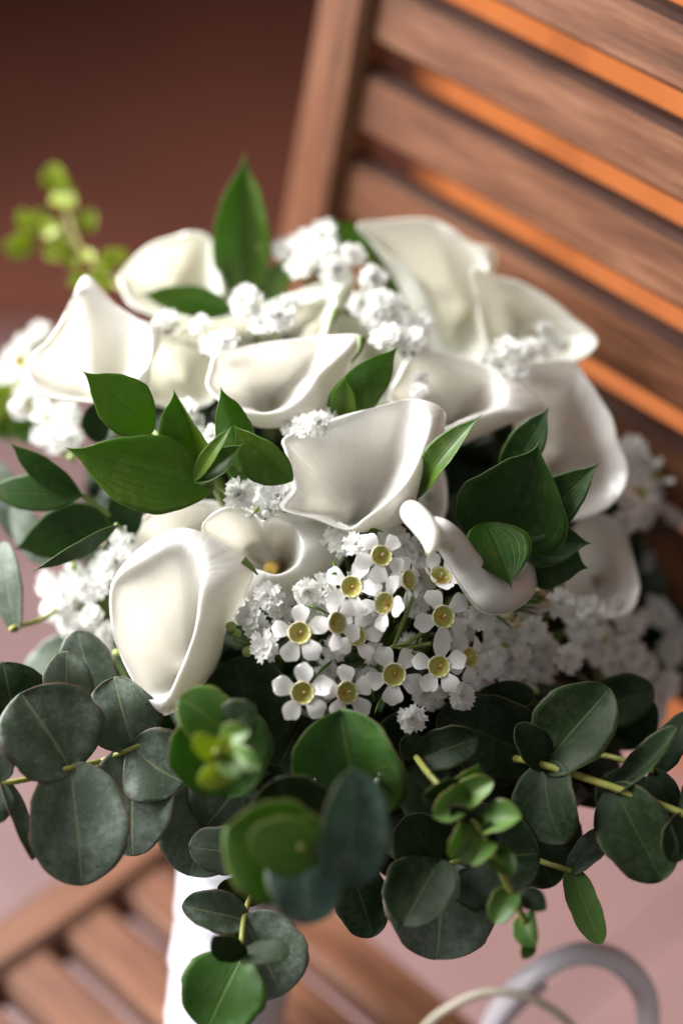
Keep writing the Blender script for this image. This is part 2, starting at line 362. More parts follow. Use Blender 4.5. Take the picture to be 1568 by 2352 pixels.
calla('large glossy white calla with rolled lip at lower left above the eucalyptus', .893, [
    (415,1214,.006,418,1258,.0),(500,1242,.005,470,1280,-.004),(579,1302,.004,472,1318,-.007),(556,1380,.008,463,1374,-.010),(518,1450,.010,456,1430,-.012),
    (502,1516,.012,441,1482,-.012),(460,1585,.008,415,1546,-.012),(380,1642,.001,380,1606,-.008),(330,1600,.003,338,1592,-.003),(283,1518,.005,299,1512,.0),
    (256,1428,.005,276,1428,.0),(260,1335,.006,283,1346,.0),(326,1256,.006,341,1284,.0)], (428,1535,.046,22), tip=[(556,1288,.896),(576,1302,.896),(592,1320,.896)])
calla('small heart-shaped white calla with yellow spadix showing in its throat', .906, [
    (464,1214,.004,478,1218,.002),(488,1181,.005,496,1190,.003),(530,1164,.006,530,1175,.004),(575,1171,.006,570,1182,.004),(606,1196,.002,604,1206,-.001),(628,1183,.004,630,1198,-.003),(680,1178,.008,672,1204,.000),(730,1192,.008,690,1228,-.001),(778,1228,.008,697,1262,-.004),(792,1272,.008,688,1294,-.006),(748,1332,.008,662,1315,-.008),
    (655,1374,.008,632,1323,-.008),(572,1390,.008,602,1316,-.006),(520,1345,.008,560,1302,-.002),(474,1262,.006,510,1268,.002)],
    (632,1300,.055,22), spadix=(620,1308,.012,1))
calla('white calla with pointed tip in the middle of the bouquet', .905, [
    (658,1003,.012,668,1006,.006),(764,963,.013,767,974,.008),(860,936,.013,862,948,.006),(950,917,.010,940,931,.004),(1022,950,.003,985,966,-.002),
    (996,1045,.004,966,1042,-.006),(969,1118,.003,936,1104,-.010),(931,1196,.002,890,1154,-.013),(872,1216,-.002,842,1190,-.014),(800,1221,-.004,792,1202,-.014),
    (725,1193,-.002,732,1184,-.012),(647,1170,.0,672,1170,-.008),(654,1125,.006,680,1128,-.003),(670,1088,.010,690,1088,.0),(654,1036,.013,673,1038,.004)], (815,1180,.050,26))
calla('white calla with its mouth open upward behind the sharp ruscus tip', .925, [
    (503,810,.012,515,818,.006),(600,790,.014,600,801,.008),(690,778,.014,690,789,.008),(762,771,.012,758,785,.004),(832,775,.004,768,815,-.002),
    (807,835,.006,738,852,-.006),(789,885,.005,716,884,-.008),(766,932,.003,692,914,-.010),(735,956,.002,655,940,-.012),(670,977,-.002,610,950,-.012),
    (590,979,-.002,566,944,-.010),(533,942,.002,531,925,-.006),(478,895,.006,492,890,.0),(481,850,.010,494,850,.003)], (612,928,.046,24), tip=[(829,778,.928),(824,806,.925),(806,834,.925)])
calla('bright white calla with tall pointed top at far left', .940, [
    (200,634,.008,200,665,.004),(265,699,.010,262,712,.004),(322,734,.008,314,746,.002),(375,761,.006,346,776,-.002),(347,836,.004,330,830,-.006),
    (335,892,.004,306,880,-.008),(262,921,.0,250,908,-.010),(180,923,.0,180,910,-.010),(97,909,.002,110,898,-.008),(67,865,.006,82,862,-.002),
    (77,815,.008,95,815,.0),(111,781,.008,125,780,.002),(141,736,.008,156,735,.003),(168,685,.008,179,690,.004)], (215,892,.040,22))
calla('pale calla partly hidden between the left calla and the upward calla', .958, [
    (335,800,.0),(380,772,.0),(440,770,.0),(505,795,.0),(510,870,.0),(485,925,-.004),(420,940,-.004),(350,925,-.002),(325,870,.0)], (420,860,.045,22), mat='calla_green')
calla('blurred white calla beside the tall upright ruscus leaf', .990, [
    (277,628,.006,300,618,.0),(338,567,.008,345,588,.002),(400,543,.010,402,564,.003),(443,533,.010,446,553,.003),(486,549,.008,480,570,.002),(503,620,.006,490,622,.0),
    (526,702,.004,505,682,-.004),(450,738,.0,450,720,-.008),(375,733,.0,380,715,-.008),(305,705,.0,322,692,-.006),(279,662,.004,298,655,-.003)], (400,665,.045,22), mat='calla_green')
calla('white calla with drooping green tip among the upper baby\'s breath', .968, [
    (404,766,.004,422,772,.0),(430,745,.008,440,762,.0),(520,728,.010,525,750,.0),(600,699,.010,612,722,.0),(700,664,.010,706,694,.0),(762,642,.010,745,680,.0),(815,640,.006,770,684,-.002),
    (795,700,.004,765,712,-.004),(762,790,.002,742,770,-.006),(680,810,.0,675,795,-.008),(560,815,.0,560,800,-.008),(450,800,.0,460,790,-.006)], (640,792,.040,20), mat='calla_green', tip=[(772,712,.962),(758,742,.957),(753,772,.957)])
calla('pale green-white calla behind the pair of small ruscus leaves', .962, [
    (690,800,.0),(705,755,.002),(750,733,.004),(800,727,.005),(850,744,.005),(890,780,.004),(932,832,.003),(944,885,.0),(920,935,-.003),(850,955,-.005),(760,940,-.004),(705,880,-.002)], (820,860,.045,25), mat='calla_green')
calla('broad white calla with shiny lip right of the centre', .942, [
    (893,920,.010,912,915,.003),(912,865,.012,930,875,.004),(940,822,.014,953,840,.005),(1000,809,.014,1003,826,.005),(1075,825,.012,1070,840,.004),(1135,846,.010,1124,862,.002),(1190,874,.006,1158,892,-.002),
    (1254,940,.0,1162,924,-.006),(1215,958,-.002,1130,944,-.010),(1165,974,-.002,1092,956,-.012),(1105,1001,-.002,1055,970,-.012),(1040,1022,.0,1020,984,-.010),(950,990,.004,962,960,-.004)], (1045,962,.046,24))
calla('big beige-white calla along the right side above the dark leaves', .948, [
    (1185,850,.004),(1250,832,.006),(1315,831,.007),(1350,874,.007),(1380,919,.007),(1405,964,.006),(1419,1015,.005),(1438,1065,.004),(1437,1105,.003),(1411,1150,.001),(1370,1178,-.001),(1290,1195,-.003),(1215,1140,-.004),(1185,1020,-.002),(1175,920,.0)],
    (1275,1060,.034,30), .07)
calla('blurred calla at the top back nearest the chair slats', .985, [
    (820,516,.008,836,532,.0),(885,507,.010,895,522,.003),(980,503,.011,985,518,.004),(1030,521,.010,1030,540,.003),(1082,557,.008,1075,575,.002),(1138,580,.006,1115,600,.0),(1125,660,.003,1100,665,-.003),(1140,745,.0,1110,740,-.006),
    (1140,840,-.002,1110,820,-.008),(1060,850,-.002,1060,825,-.008),(985,815,.0,1012,790,-.006),(945,720,.003,985,705,-.003),(905,640,.005,942,625,-.002),(858,565,.007,880,556,-.001)], (1060,720,.030,26), mat='calla_green')
calla('blurred calla at the upper right lying against the chair back', .968, [
    (1084,620,.006),(1135,632,.009),(1210,656,.010),(1275,696,.009),(1325,737,.008),(1367,775,.006),(1362,802,.003),(1330,828,.0),(1250,845,-.003),(1160,845,-.003),(1115,790,.0),(1095,700,.003)], (1225,775,.022,24), .14, mat='calla_green')
calla('grey-white calla low on the right behind the dark leaf fan', .955, [
    (1300,1250,.0),(1330,1197,.003),(1370,1180,.004),(1411,1195,.004),(1436,1232,.004),(1447,1265,.003),(1460,1309,.002),(1466,1360,.0),(1440,1410,-.003),(1370,1420,-.004),(1310,1380,-.003),(1292,1310,-.001)], (1375,1330,.022,22), .07)
calla('pale calla peeking out under the large left ruscus leaf', .935, [
    (308,1262,.0),(316,1210,.002),(350,1172,.003),(400,1155,.004),(460,1150,.004),(520,1165,.002),(535,1240,.0),(470,1290,-.003),(390,1305,-.004),(325,1298,-.002)], (425,1240,.04,20), .07)

calla('shaded grey-white calla between the central calla and the dark leaf fan', .935, [
    (955,1060,.0),(985,1045,.002),(1012,1070,.003),(1025,1120,.003),(1022,1180,.0),(1000,1215,-.002),(965,1205,-.002),(945,1140,.0)], (985,1140,.03,14))

# tightly rolled calla, seen from the side
t = thing('calla_lily', 'narrow rolled calla lying beside the dark leaf fan', 'calla lily', P(1120, 1340, .95), 'white calla lilies of the bouquet')
def rolled():
    OPEN = -1
    D = .893
    path = [Pn(1206,1298,D+.028), Pn(1194,1340,D+.013), Pn(1160,1360,D+.004), Pn(1128,1362,D), Pn(1098,1332,D-.002), Pn(1064,1287,D-.006), Pn(1036,1246,D-.012), Pn(1008,1222,D-.014), Pn(986,1210,D-.006)]
    rd = [.0030, .0054, .0066, .0067, .0060, .0050, .0048, .0046, .0036]; m, n = 60, 22
    c = spline(path, m); r = np.interp(np.linspace(0, 1, m), np.linspace(0, 1, len(rd)), rd); tg = np.gradient(c, axis=0); tg /= np.linalg.norm(tg, axis=1)[:, None]; v1 = []
    for i in range(m):
        toc = np.array(CAM) - c[i]; toc /= np.linalg.norm(toc); side = np.cross(tg[i], toc); side /= np.linalg.norm(side); zc = np.cross(side, tg[i])
        if side[0] < 0 and i < 30: pass
        for k in range(n):                             # a sheet rolled up, its edges overlapping along the upper side
            an = R(-62 + 415*k/(n-1)); rr = r[i]*(1 + .16*k/(n-1)) * (1 + .10*max(0, 1-i/8))
            v1.append(c[i] + rr*(side*OPEN*math.cos(an) + zc*math.sin(an)))
    f1 = [(i*n+k, i*n+k+1, (i+1)*n+k+1, (i+1)*n+k) for i in range(m-1) for k in range(n-1)]
    path2 = [Pn(926,1160,D+.010), Pn(950,1182,D-.002), Pn(972,1206,D-.014), Pn(988,1234,D-.026), Pn(990,1256,D-.034), Pn(984,1272,D-.038)]
    v2, f2 = tube(path2, [.0034, .0046, .0045, .0036, .0022, .0004], 20, 40)
    path3 = [Pn(1022,1242,D-.014), Pn(1026,1252,D-.0185), Pn(1032,1259,D-.019), Pn(1040,1264,D-.0175)]
    v3, f3 = tube(path3, [.0008, .0010, .0009, .0003], 16, 20)
    V, F = merge([(v1, f1), (v2, f2), (v3, f3)])
    uv = [(i % 22/22, .3) for i in range(len(v1))] + [(i % 20/20, .3 if i < 480 else .5 + .5*(i//20-24)/15) for i in range(len(v2))] + [(0, 1.0) for i in range(len(v3))]
    o = wmesh('spathe', V, F, M['calla'], t, uv); sd = o.modifiers.new('thickness', 'SOLIDIFY'); sd.thickness = .0006; sd.offset = 0
    tv, tf = tube(stem_path(P(1196, 1348, .93)), [.004, .0045, .0045, .004], 10, 20); wmesh('stem', tv, tf, M['stem'], t)
rolled()

# ------------------------------------------------------------------ leaves
def leaf(parent, kind, mat, b, tp, wpx, roll=0, bend=0.0, cup=0.0, wave=.0, twist=0, name='leaf', tipd=None, skew=0):
    "b, tp: (x, y, depth) of base and tip"
    B3, T3 = Pn(*b), Pn(*tp); x = T3-B3; L = np.linalg.norm(x); x = x/L
    cdir = np.array(CAM) - (B3+T3)/2; cdir /= np.linalg.norm(cdir)
    n0 = cdir - x*cdir.dot(x); n0 /= np.linalg.norm(n0); y0 = np.cross(n0, x)
    W = wpx*(1.07 if kind == 'round' else 1)*pxm((b[2]+tp[2])/2)/2/max(.35, math.cos(R(roll)))
    nu, nv = 26, 12; v = []; uv = []
    ph = random.random()*6.28
    if kind == 'round': cup = cup*1.7 + random.uniform(-.05, .18); wave = wave + random.uniform(.03, .09); twist += random.uniform(-28, 28); bend += random.uniform(-.02, .04)
    for i in range(nu+1):
        u = i/nu if kind == 'ruscus' else (1-math.cos(math.pi*i/nu))/2
        if kind == 'ruscus':
            h = (math.sin(math.pi*u**.82)**.85)*(1-.45*u**5) if 0 < u < 1 else 0
            h = max(h, .05*(1-u)) if u < .1 else h
            if u > .80: k = (u-.80)/.20; h = h*(1-k) + .16*(1-k)**1.6*k
        else:
            s = 2*u-1; h = max(0, 1-abs(s)**2.25)**.5*(1.0 - .06*s)
        r = R(roll + twist*(u-.5)); n = n0*math.cos(r) + y0*math.sin(r); y = np.cross(n, x)
        for j in range(nv+1):
            q = 2*j/nv-1
            wob = 1 + .035*math.sin(8*u+ph) + .022*math.sin(19*u+2*ph+q) + .010*math.sin(43*u+3*ph+2*q)
            lon = L*u
            if kind != 'ruscus': lon += -L*.07*(1-abs(q))*0
            off = bend*L*4*u*(1-u) + cup*abs(q)**1.5*h*W + wave*W*math.sin(7*u+ph+1.5*q)*abs(q)
            if kind != 'ruscus' and u < .22: lon -= L*.06*(abs(q)**1.2)*(1-u/.22)
            p = B3 + x*lon + y*(q*h*W*wob + skew*L*4*u*(1-u)) + n*off
            v.append(p); uv.append((u, j/nv))
    f = [(i*(nv+1)+j, (i+1)*(nv+1)+j, (i+1)*(nv+1)+j+1, i*(nv+1)+j+1) for i in range(nu) for j in range(nv)]
    o = wmesh(name, v, f, mat, parent, uv)
    s = o.modifiers.new('thickness', 'SOLIDIFY'); s.thickness = .00022; s.offset = 0
    return o
def stem(parent, pts, r=.0011, mat=None, name='stem', n=8, m=22):
    v, f = tube([Pn(*p) for p in pts], r, n, m); return wmesh(name, v, f, mat or M['stem'], parent)

def sprig(name, label, cat, base, group, kind, mat, leaves, stems, sr=.0011, smat=None):
    t = thing(name, label, cat, P(*base), group)
    for s in stems: stem(t, s, sr, smat)
    out = []
    for l in leaves:
        kw = l[3] if len(l) > 3 else {}
        kw = dict(kw); m = kw.pop('mat', mat)
        out.append(leaf(t, kind, M[m], l[0], l[1], l[2], **kw))
    return t, out

G = 'ruscus sprigs in the bouquet'
def rus(label, base, leaves, stems): return sprig('ruscus_sprig', label, 'ruscus', base, G, 'ruscus', 'ruscus', leaves, stems, .0010)
rus('ruscus sprig of three big glossy leaves at left below the pointed calla', (520,1180,.97), [
    ((352,992,.905),(189,851,.893),128,dict(roll=-10,bend=.06,cup=.25)),
    ((464,1080,.902),(398,894,.888),105,dict(roll=32,bend=-.05,cup=.9,twist=30)),
    ((492,1122,.902),(148,1027,.890),176,dict(roll=8,bend=.08,cup=.38,twist=14))],
    [[(520,1180,.96),(490,1120,.905),(462,1075,.905),(350,990,.91)]])
rus('ruscus sprig with a small pale twisted leaf left of the central calla', (560,1180,.97), [
    ((447,1106,.893),(560,1018,.885),58,dict(roll=20,bend=-.06,cup=.5)),
    ((446,1106,.893),(536,975,.882),36,dict(roll=30,bend=.03,cup=.4)),
    ((548,1072,.915),(506,887,.900),92,dict(roll=-18,bend=.04,cup=.35)),
    ((672,1104,.897),(533,973,.893),96,dict(roll=25,bend=.08,cup=.45)),
    ((580,1140,.925),(545,990,.915),90,dict(roll=5,bend=.03))],
    [[(560,1190,.96),(520,1130,.92),(450,1106,.895)],[(560,1190,.96),(560,1100,.93),(550,1070,.916)]])
rus('pair of small pointed ruscus leaves just above the central calla', (760,990,.97), [
    ((756,966,.925),(916,793,.912),104,dict(roll=-12,bend=.05,cup=.2)),
    ((790,975,.922),(793,862,.910),64,dict(roll=12,bend=.03,cup=.3))],
    [[(740,1010,.97),(758,966,.927)]])
rus('slender light green ruscus leaf standing at the right edge of the central calla', (950,1180,.95), [
    ((955,1145,.905),(1106,952,.888),64,dict(roll=38,bend=.06,cup=.5))],
    [[(950,1200,.96),(955,1147,.906)]])
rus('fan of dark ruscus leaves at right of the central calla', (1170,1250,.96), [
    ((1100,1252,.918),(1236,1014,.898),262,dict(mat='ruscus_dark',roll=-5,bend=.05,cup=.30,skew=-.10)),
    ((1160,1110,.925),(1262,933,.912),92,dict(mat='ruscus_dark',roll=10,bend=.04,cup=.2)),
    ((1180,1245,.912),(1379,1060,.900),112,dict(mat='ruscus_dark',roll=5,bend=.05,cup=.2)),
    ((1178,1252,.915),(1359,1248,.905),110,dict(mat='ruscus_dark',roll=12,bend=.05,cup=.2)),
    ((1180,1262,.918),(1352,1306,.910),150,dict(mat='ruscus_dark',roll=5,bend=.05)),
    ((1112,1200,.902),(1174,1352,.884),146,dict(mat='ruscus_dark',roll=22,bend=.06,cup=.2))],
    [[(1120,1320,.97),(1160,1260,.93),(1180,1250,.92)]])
rus('tall upright blurred ruscus leaf rising above the bouquet', (560,720,1.03), [
    ((556,700,1.0),(562,350,.985),136,dict(roll=4,bend=.04,cup=.55)),
    ((535,712,.985),(318,674,.975),76,dict(roll=-8,bend=.06,cup=.2))],
    [[(600,800,1.04),(565,740,1.01),(556,698,1.0)]])
rus('dark ruscus leaves among the top baby\'s breath', (690,700,1.03), [
    ((590,700,1.0),(690,580,.985),66,dict(roll=5,bend=.04)),
    ((852,590,1.0),(757,503,.985),72,dict(roll=5,bend=.05)),
    ((920,720,1.0),(850,575,.99),70,dict(roll=15,bend=.04))],
    [[(690,760,1.04),(640,720,1.01),(590,700,1.0)],[(890,760,1.04),(860,640,1.01),(850,590,1.0)]])
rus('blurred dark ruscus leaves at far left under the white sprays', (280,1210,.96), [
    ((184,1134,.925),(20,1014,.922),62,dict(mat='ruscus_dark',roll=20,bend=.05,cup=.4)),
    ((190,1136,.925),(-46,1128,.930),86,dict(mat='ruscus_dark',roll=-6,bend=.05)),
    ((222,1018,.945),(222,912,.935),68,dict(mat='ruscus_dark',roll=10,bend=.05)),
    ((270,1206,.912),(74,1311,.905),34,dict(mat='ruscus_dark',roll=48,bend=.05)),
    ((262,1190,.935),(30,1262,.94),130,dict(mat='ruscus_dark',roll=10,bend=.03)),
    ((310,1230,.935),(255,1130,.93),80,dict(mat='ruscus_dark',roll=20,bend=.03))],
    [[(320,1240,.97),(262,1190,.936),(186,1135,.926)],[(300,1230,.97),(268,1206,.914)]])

GE = 'eucalyptus branches round the lower edge of the bouquet'
def euc(label, base, leaves, stems, mat='euc', sr=.0011, smat=None): return sprig('eucalyptus_branch', label, 'eucalyptus', base, GE, 'round', mat, leaves, stems, sr, smat or M['stem_yellow'])
euc('eucalyptus branch with two large grey-green leaves at the lower left', (300,1740,.95), [
    ((160,1764,.888),(48,1592,.884),226,dict(roll=-14,bend=.04,cup=.16,wave=.04,mat='euc')),
    ((160,1764,.888),(188,2034,.880),212,dict(roll=8,bend=.04,cup=.12,wave=.04)),
    ((8,1802,.880),(74,1976,.872),40,dict(roll=50,bend=-.05,cup=.3)),
    ((0,1790,.880),(-30,1690,.875),90,dict(roll=20,bend=.03)),
    ((-4,1800,.878),(-8,1890,.872),70,dict(roll=20))],
    [[(330,1720,.94),(225,1750,.90),(160,1764,.887),(80,1786,.884),(-20,1806,.878)]])
euc('eucalyptus branch with smoky grey leaves directly below the large low calla', (420,1690,.96), [
    ((308,1717,.899),(262,1556,.894),158,dict(roll=12,bend=.05,cup=.14,wave=.03)),
    ((308,1715,.898),(426,1796,.894),168,dict(roll=-8,bend=.05,cup=.10,wave=.03,skew=-.06)),
    ((304,1726,.902),(306,1966,.897),186,dict(roll=-10,bend=.04,cup=.10,mat='euc')),
    ((232,1665,.915),(178,1448,.912),124,dict(roll=10,bend=.03,mat='euc'))],
    [[(420,1680,.955),(360,1700,.905),(308,1717,.898),(224,1752,.902)]])
euc('eucalyptus leaves standing behind the lower-left branch', (180,1680,.96), [
    ((150,1650,.908),(152,1496,.904),108,dict(roll=-12,bend=.05,cup=.15)),
    ((40,1668,.910),(8,1520,.906),170,dict(roll=10,bend=.04,mat='euc_dark')),
    ((60,1560,.960),(166,1466,.955),70,dict(roll=20,bend=.02))],
    [[(230,1700,.96),(160,1660,.915),(40,1670,.912)]])
euc('eucalyptus hanging down at far left edge beside pink floor', (120,1330,.97), [
    ((36,1440,.925),(10,1244,.930),62,dict(roll=30,bend=.06)),
    ((60,1250,.96),(-10,1060,.965),70,dict(roll=20)),
    ((110,1290,.955),(30,1160,.96),70,dict(roll=20))],
    [[(150,1390,.96),(90,1425,.935),(36,1440,.925),(25,1450,.924)]])
euc('wide dull green eucalyptus leaf behind the blurred front tip', (600,1720,.97), [
    ((596,1722,.905),(540,1512,.900),214,dict(roll=6,bend=.05,cup=.10,mat='euc_dark',wave=.03)),
    ((640,1760,.905),(700,1645,.900),180,dict(roll=10,mat='euc_dark')),
    ((500,1800,.915),(434,2012,.905),196,dict(roll=10,bend=.05,cup=.1)),
    ((560,1960,.900),(434,1946,.893),104,dict(roll=-5,bend=.04)),
    ((560,1790,.912),(470,1900,.908),170,dict(roll=5,mat='euc'))],
    [[(640,1760,.96),(600,1740,.91),(560,1790,.905),(500,1800,.912)]])
te, ls = euc('blurred eucalyptus tip with tiny yellow-green leaves pointing at the viewer', (540,1780,.93), [
    ((520,1820,.872),(500,1606,.866),218,dict(roll=6,bend=.04,cup=.15,mat='euc_green')),
    ((530,1686,.862),(412,1604,.858),124,dict(roll=-10,bend=.05,mat='young')),
    ((500,1690,.860),(585,1622,.855),90,dict(roll=10,mat='euc_dark'))],
    [[(560,1800,.95),(520,1760,.88),(505,1735,.835),(500,1725,.822)]], sr=.0014)
for (x, y, d, a, s, m) in ((478,1708,.828,150,62,'lime'),(540,1690,.83,20,60,'young'),(492,1768,.832,220,78,'lime'),(560,1745,.838,-20,66,'young'),(520,1712,.822,80,46,'lime'),(530,1756,.826,300,56,'young')):
    a = R(a); leaf(te, 'round', M[m], (x-math.cos(a)*s*.5, y+math.sin(a)*s*.5, d+.004), (x+math.cos(a)*s*.6, y-math.sin(a)*s*.6, d-.004), s*.85, random.uniform(-25, 25), .08, .2)
te, ls = euc('eucalyptus leaf with a row of water droplets below the waxflowers', (820,1820,.94), [
    ((830,1874,.882),(780,1630,.872),246,dict(roll=10,bend=.05,cup=.16,mat='euc_green'))],
    [[(860,1900,.95),(840,1880,.89),(825,1850,.882)]])
for x, y, r in ((866,1716,9),(872,1738,7),(868,1758,11),(870,1778,6),(864,1794,10),(868,1814,8),(874,1830,6),(720,1793,7)):
    d = .870; u, vv = 12, 8; c = Pn(x+random.uniform(-4, 4), y, d); rr = r*.8*pxm(d); vt = []
    for i in range(vv+1):
        for j in range(u):
            th, ph = math.pi*i/vv, 2*math.pi*j/u; vt.append(c + rr*np.array([math.sin(th)*math.cos(ph), math.sin(th)*math.sin(ph), math.cos(th)]))
    wmesh('water_droplet', vt, [(i*u+j, i*u+(j+1) % u, (i+1)*u+(j+1) % u, (i+1)*u+j) for i in range(vv) for j in range(u)], M['drop'], ls[0])
euc('very blurred front eucalyptus cluster of green and blue-green leaves at bottom centre', (720,1960,.93), [
    ((735,1990,.835),(520,1900,.822),226,dict(roll=10,bend=.05,cup=.14,mat='young')),
    ((800,2024,.830),(806,1768,.824),152,dict(roll=-14,bend=.06,cup=.2,mat='euc_blue')),
    ((690,1942,.828),(706,2124,.822),166,dict(roll=10,bend=.04,mat='euc_blue')),
    ((740,1960,.822),(575,1920,.812),128,dict(roll=20,bend=.06,mat='young')),
    ((700,1900,.86),(630,1790,.852),170,dict(roll=10,bend=.04,mat='euc_dark'))],
    [[(740,1900,.94),(725,1930,.87),(705,1950,.828),(690,1945,.815)]])
euc('trailing eucalyptus tip hanging over the white ribbon handle', (600,1990,.94), [
    ((562,2112,.888),(417,2082,.882),90,dict(roll=-14,bend=.04,cup=.15)),
    ((560,2112,.888),(648,2286,.884),192,dict(roll=5,bend=.05,cup=.12,wave=.03)),
    ((552,2204,.878),(474,2366,.872),186,dict(roll=-8,bend=.05,cup=.10,mat='euc_green')),
    ((556,2198,.872),(492,2150,.866),60,dict(roll=30,bend=.04,mat='euc_dark')),
    ((556,2196,.872),(666,2186,.866),54,dict(roll=36,bend=.04,mat='euc_dark')),
    ((600,2060,.900),(500,2038,.897),60,dict(roll=20,mat='euc_dark'))],
    [[(620,1980,.93),(580,2050,.90),(560,2112,.887),(553,2204,.876)]])
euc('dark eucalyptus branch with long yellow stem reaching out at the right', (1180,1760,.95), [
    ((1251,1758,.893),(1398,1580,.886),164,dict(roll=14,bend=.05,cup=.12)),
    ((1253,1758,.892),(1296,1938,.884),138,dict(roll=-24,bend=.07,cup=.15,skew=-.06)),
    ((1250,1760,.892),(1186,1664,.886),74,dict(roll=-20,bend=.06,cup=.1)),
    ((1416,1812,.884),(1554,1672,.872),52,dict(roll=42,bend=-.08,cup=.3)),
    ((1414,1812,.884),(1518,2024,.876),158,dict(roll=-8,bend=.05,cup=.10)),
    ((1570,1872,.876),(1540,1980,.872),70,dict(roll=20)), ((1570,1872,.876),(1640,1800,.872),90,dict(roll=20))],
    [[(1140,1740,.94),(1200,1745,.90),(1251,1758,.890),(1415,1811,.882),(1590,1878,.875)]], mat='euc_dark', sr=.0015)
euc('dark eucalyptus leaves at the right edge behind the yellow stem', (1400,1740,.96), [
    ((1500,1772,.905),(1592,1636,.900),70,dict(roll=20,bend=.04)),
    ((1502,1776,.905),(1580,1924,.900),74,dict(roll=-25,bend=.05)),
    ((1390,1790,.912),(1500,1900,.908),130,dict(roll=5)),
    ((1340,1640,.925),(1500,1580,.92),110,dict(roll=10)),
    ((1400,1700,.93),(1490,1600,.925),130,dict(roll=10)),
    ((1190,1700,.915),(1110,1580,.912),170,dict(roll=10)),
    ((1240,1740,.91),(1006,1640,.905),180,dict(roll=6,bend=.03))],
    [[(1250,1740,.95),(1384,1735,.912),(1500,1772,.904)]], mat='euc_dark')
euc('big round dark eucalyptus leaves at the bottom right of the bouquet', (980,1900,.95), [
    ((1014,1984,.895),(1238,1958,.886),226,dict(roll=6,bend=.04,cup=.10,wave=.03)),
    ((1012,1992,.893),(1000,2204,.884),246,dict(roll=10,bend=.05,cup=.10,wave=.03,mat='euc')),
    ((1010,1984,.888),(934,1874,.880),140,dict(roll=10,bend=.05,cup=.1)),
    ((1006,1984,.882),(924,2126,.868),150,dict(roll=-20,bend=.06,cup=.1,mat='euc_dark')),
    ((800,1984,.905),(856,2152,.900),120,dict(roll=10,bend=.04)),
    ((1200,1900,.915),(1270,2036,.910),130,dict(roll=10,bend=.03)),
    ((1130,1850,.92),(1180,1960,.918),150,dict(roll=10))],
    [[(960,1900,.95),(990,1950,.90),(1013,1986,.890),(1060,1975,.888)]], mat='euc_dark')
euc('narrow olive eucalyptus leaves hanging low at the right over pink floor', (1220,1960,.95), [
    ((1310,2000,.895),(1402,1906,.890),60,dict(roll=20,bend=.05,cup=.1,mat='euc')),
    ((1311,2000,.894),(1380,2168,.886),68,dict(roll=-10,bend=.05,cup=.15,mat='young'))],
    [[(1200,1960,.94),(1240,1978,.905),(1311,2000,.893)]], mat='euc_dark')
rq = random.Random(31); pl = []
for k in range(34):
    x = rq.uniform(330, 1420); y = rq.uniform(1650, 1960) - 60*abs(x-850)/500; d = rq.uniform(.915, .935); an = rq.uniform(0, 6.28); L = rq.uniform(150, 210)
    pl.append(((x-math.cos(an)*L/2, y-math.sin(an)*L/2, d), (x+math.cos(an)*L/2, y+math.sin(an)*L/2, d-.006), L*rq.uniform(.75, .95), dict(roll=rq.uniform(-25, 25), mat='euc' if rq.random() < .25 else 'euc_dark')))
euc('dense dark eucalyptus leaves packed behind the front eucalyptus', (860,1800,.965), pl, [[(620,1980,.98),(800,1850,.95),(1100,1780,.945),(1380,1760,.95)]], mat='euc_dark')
te, ls = euc('drooping sprig of tiny green leaves at the lower right', (930,1720,.93), [
    ((968,1744,.892),(1096,1692,.888),92,dict(roll=8,bend=.05,cup=.12)),
    ((966,1742,.892),(930,1690,.89),60,dict(roll=8))],
    [[(930,1700,.93),(960,1745,.888),(1003,1800,.868),(1075,1868,.858),(1130,1960,.856),(1168,2040,.860),(1215,2140,.864)]], mat='euc_dark', sr=.0013)
for (x, y, d, a, s, m) in ((1010,1815,.862,200,84,'euc_dark'),(1070,1790,.866,50,84,'young'),(1035,1850,.858,210,96,'young'),(1095,1815,.86,30,86,'young'),(1062,1872,.857,140,70,'euc_dark'),
        (1052,1935,.854,250,86,'young'),(1152,1888,.855,15,92,'young'),(1105,1960,.853,230,74,'young'),(1150,1985,.855,-40,76,'young'),(1156,2085,.858,240,88,'young'),(1222,2072,.86,-30,70,'euc_dark'),(1220,2138,.862,-80,78,'young'),(1206,2180,.862,-110,46,'young'),(1130,1915,.857,100,60,'euc_dark')):
    a = R(a); leaf(te, 'round', M[m], (x-math.cos(a)*s*.5, y+math.sin(a)*s*.5, d+.003), (x+math.cos(a)*s*.5, y-math.sin(a)*s*.5, d-.004), s*.72, random.uniform(-35, 35), .10, .25)
te, ls = euc('blurred lime green sprig rising against the brown floor at upper left', (300,680,1.015), [],
    [[(330,700,1.015),(240,630,1.035),(180,560,1.045),(150,470,1.055),(132,400,1.060)],[(180,560,1.045),(110,530,1.050),(30,550,1.055)]], mat='lime', sr=.0010)
for (x, y, d, a, s) in ((134,405,1.060,110,80),(150,462,1.055,-20,70),(205,505,1.050,60,66),(130,578,1.045,200,78),(205,592,1.040,-60,40),(268,582,1.035,20,62),(240,612,1.035,230,60),(42,556,1.055,190,90),(92,508,1.055,100,70),(122,525,1.050,20,60),(165,600,1.045,260,54),(225,640,1.025,160,80),(178,648,1.025,200,52),(58,500,1.055,120,56),(150,432,1.055,30,50)):
    a = R(a); s *= .78; leaf(te, 'round', M['lime'], (x-math.cos(a)*s*.5, y+math.sin(a)*s*.5, d), (x+math.cos(a)*s*.5, y-math.sin(a)*s*.5, d-.006), s*.80, random.uniform(-40, 40), .08, .2)
te, ls = euc('blurred yellow-green eucalyptus leaves at the left edge under the white sprays', (130,1000,.99), [],
    [[(150,1010,.99),(80,975,1.0),(10,930,1.01)]], mat='lime')
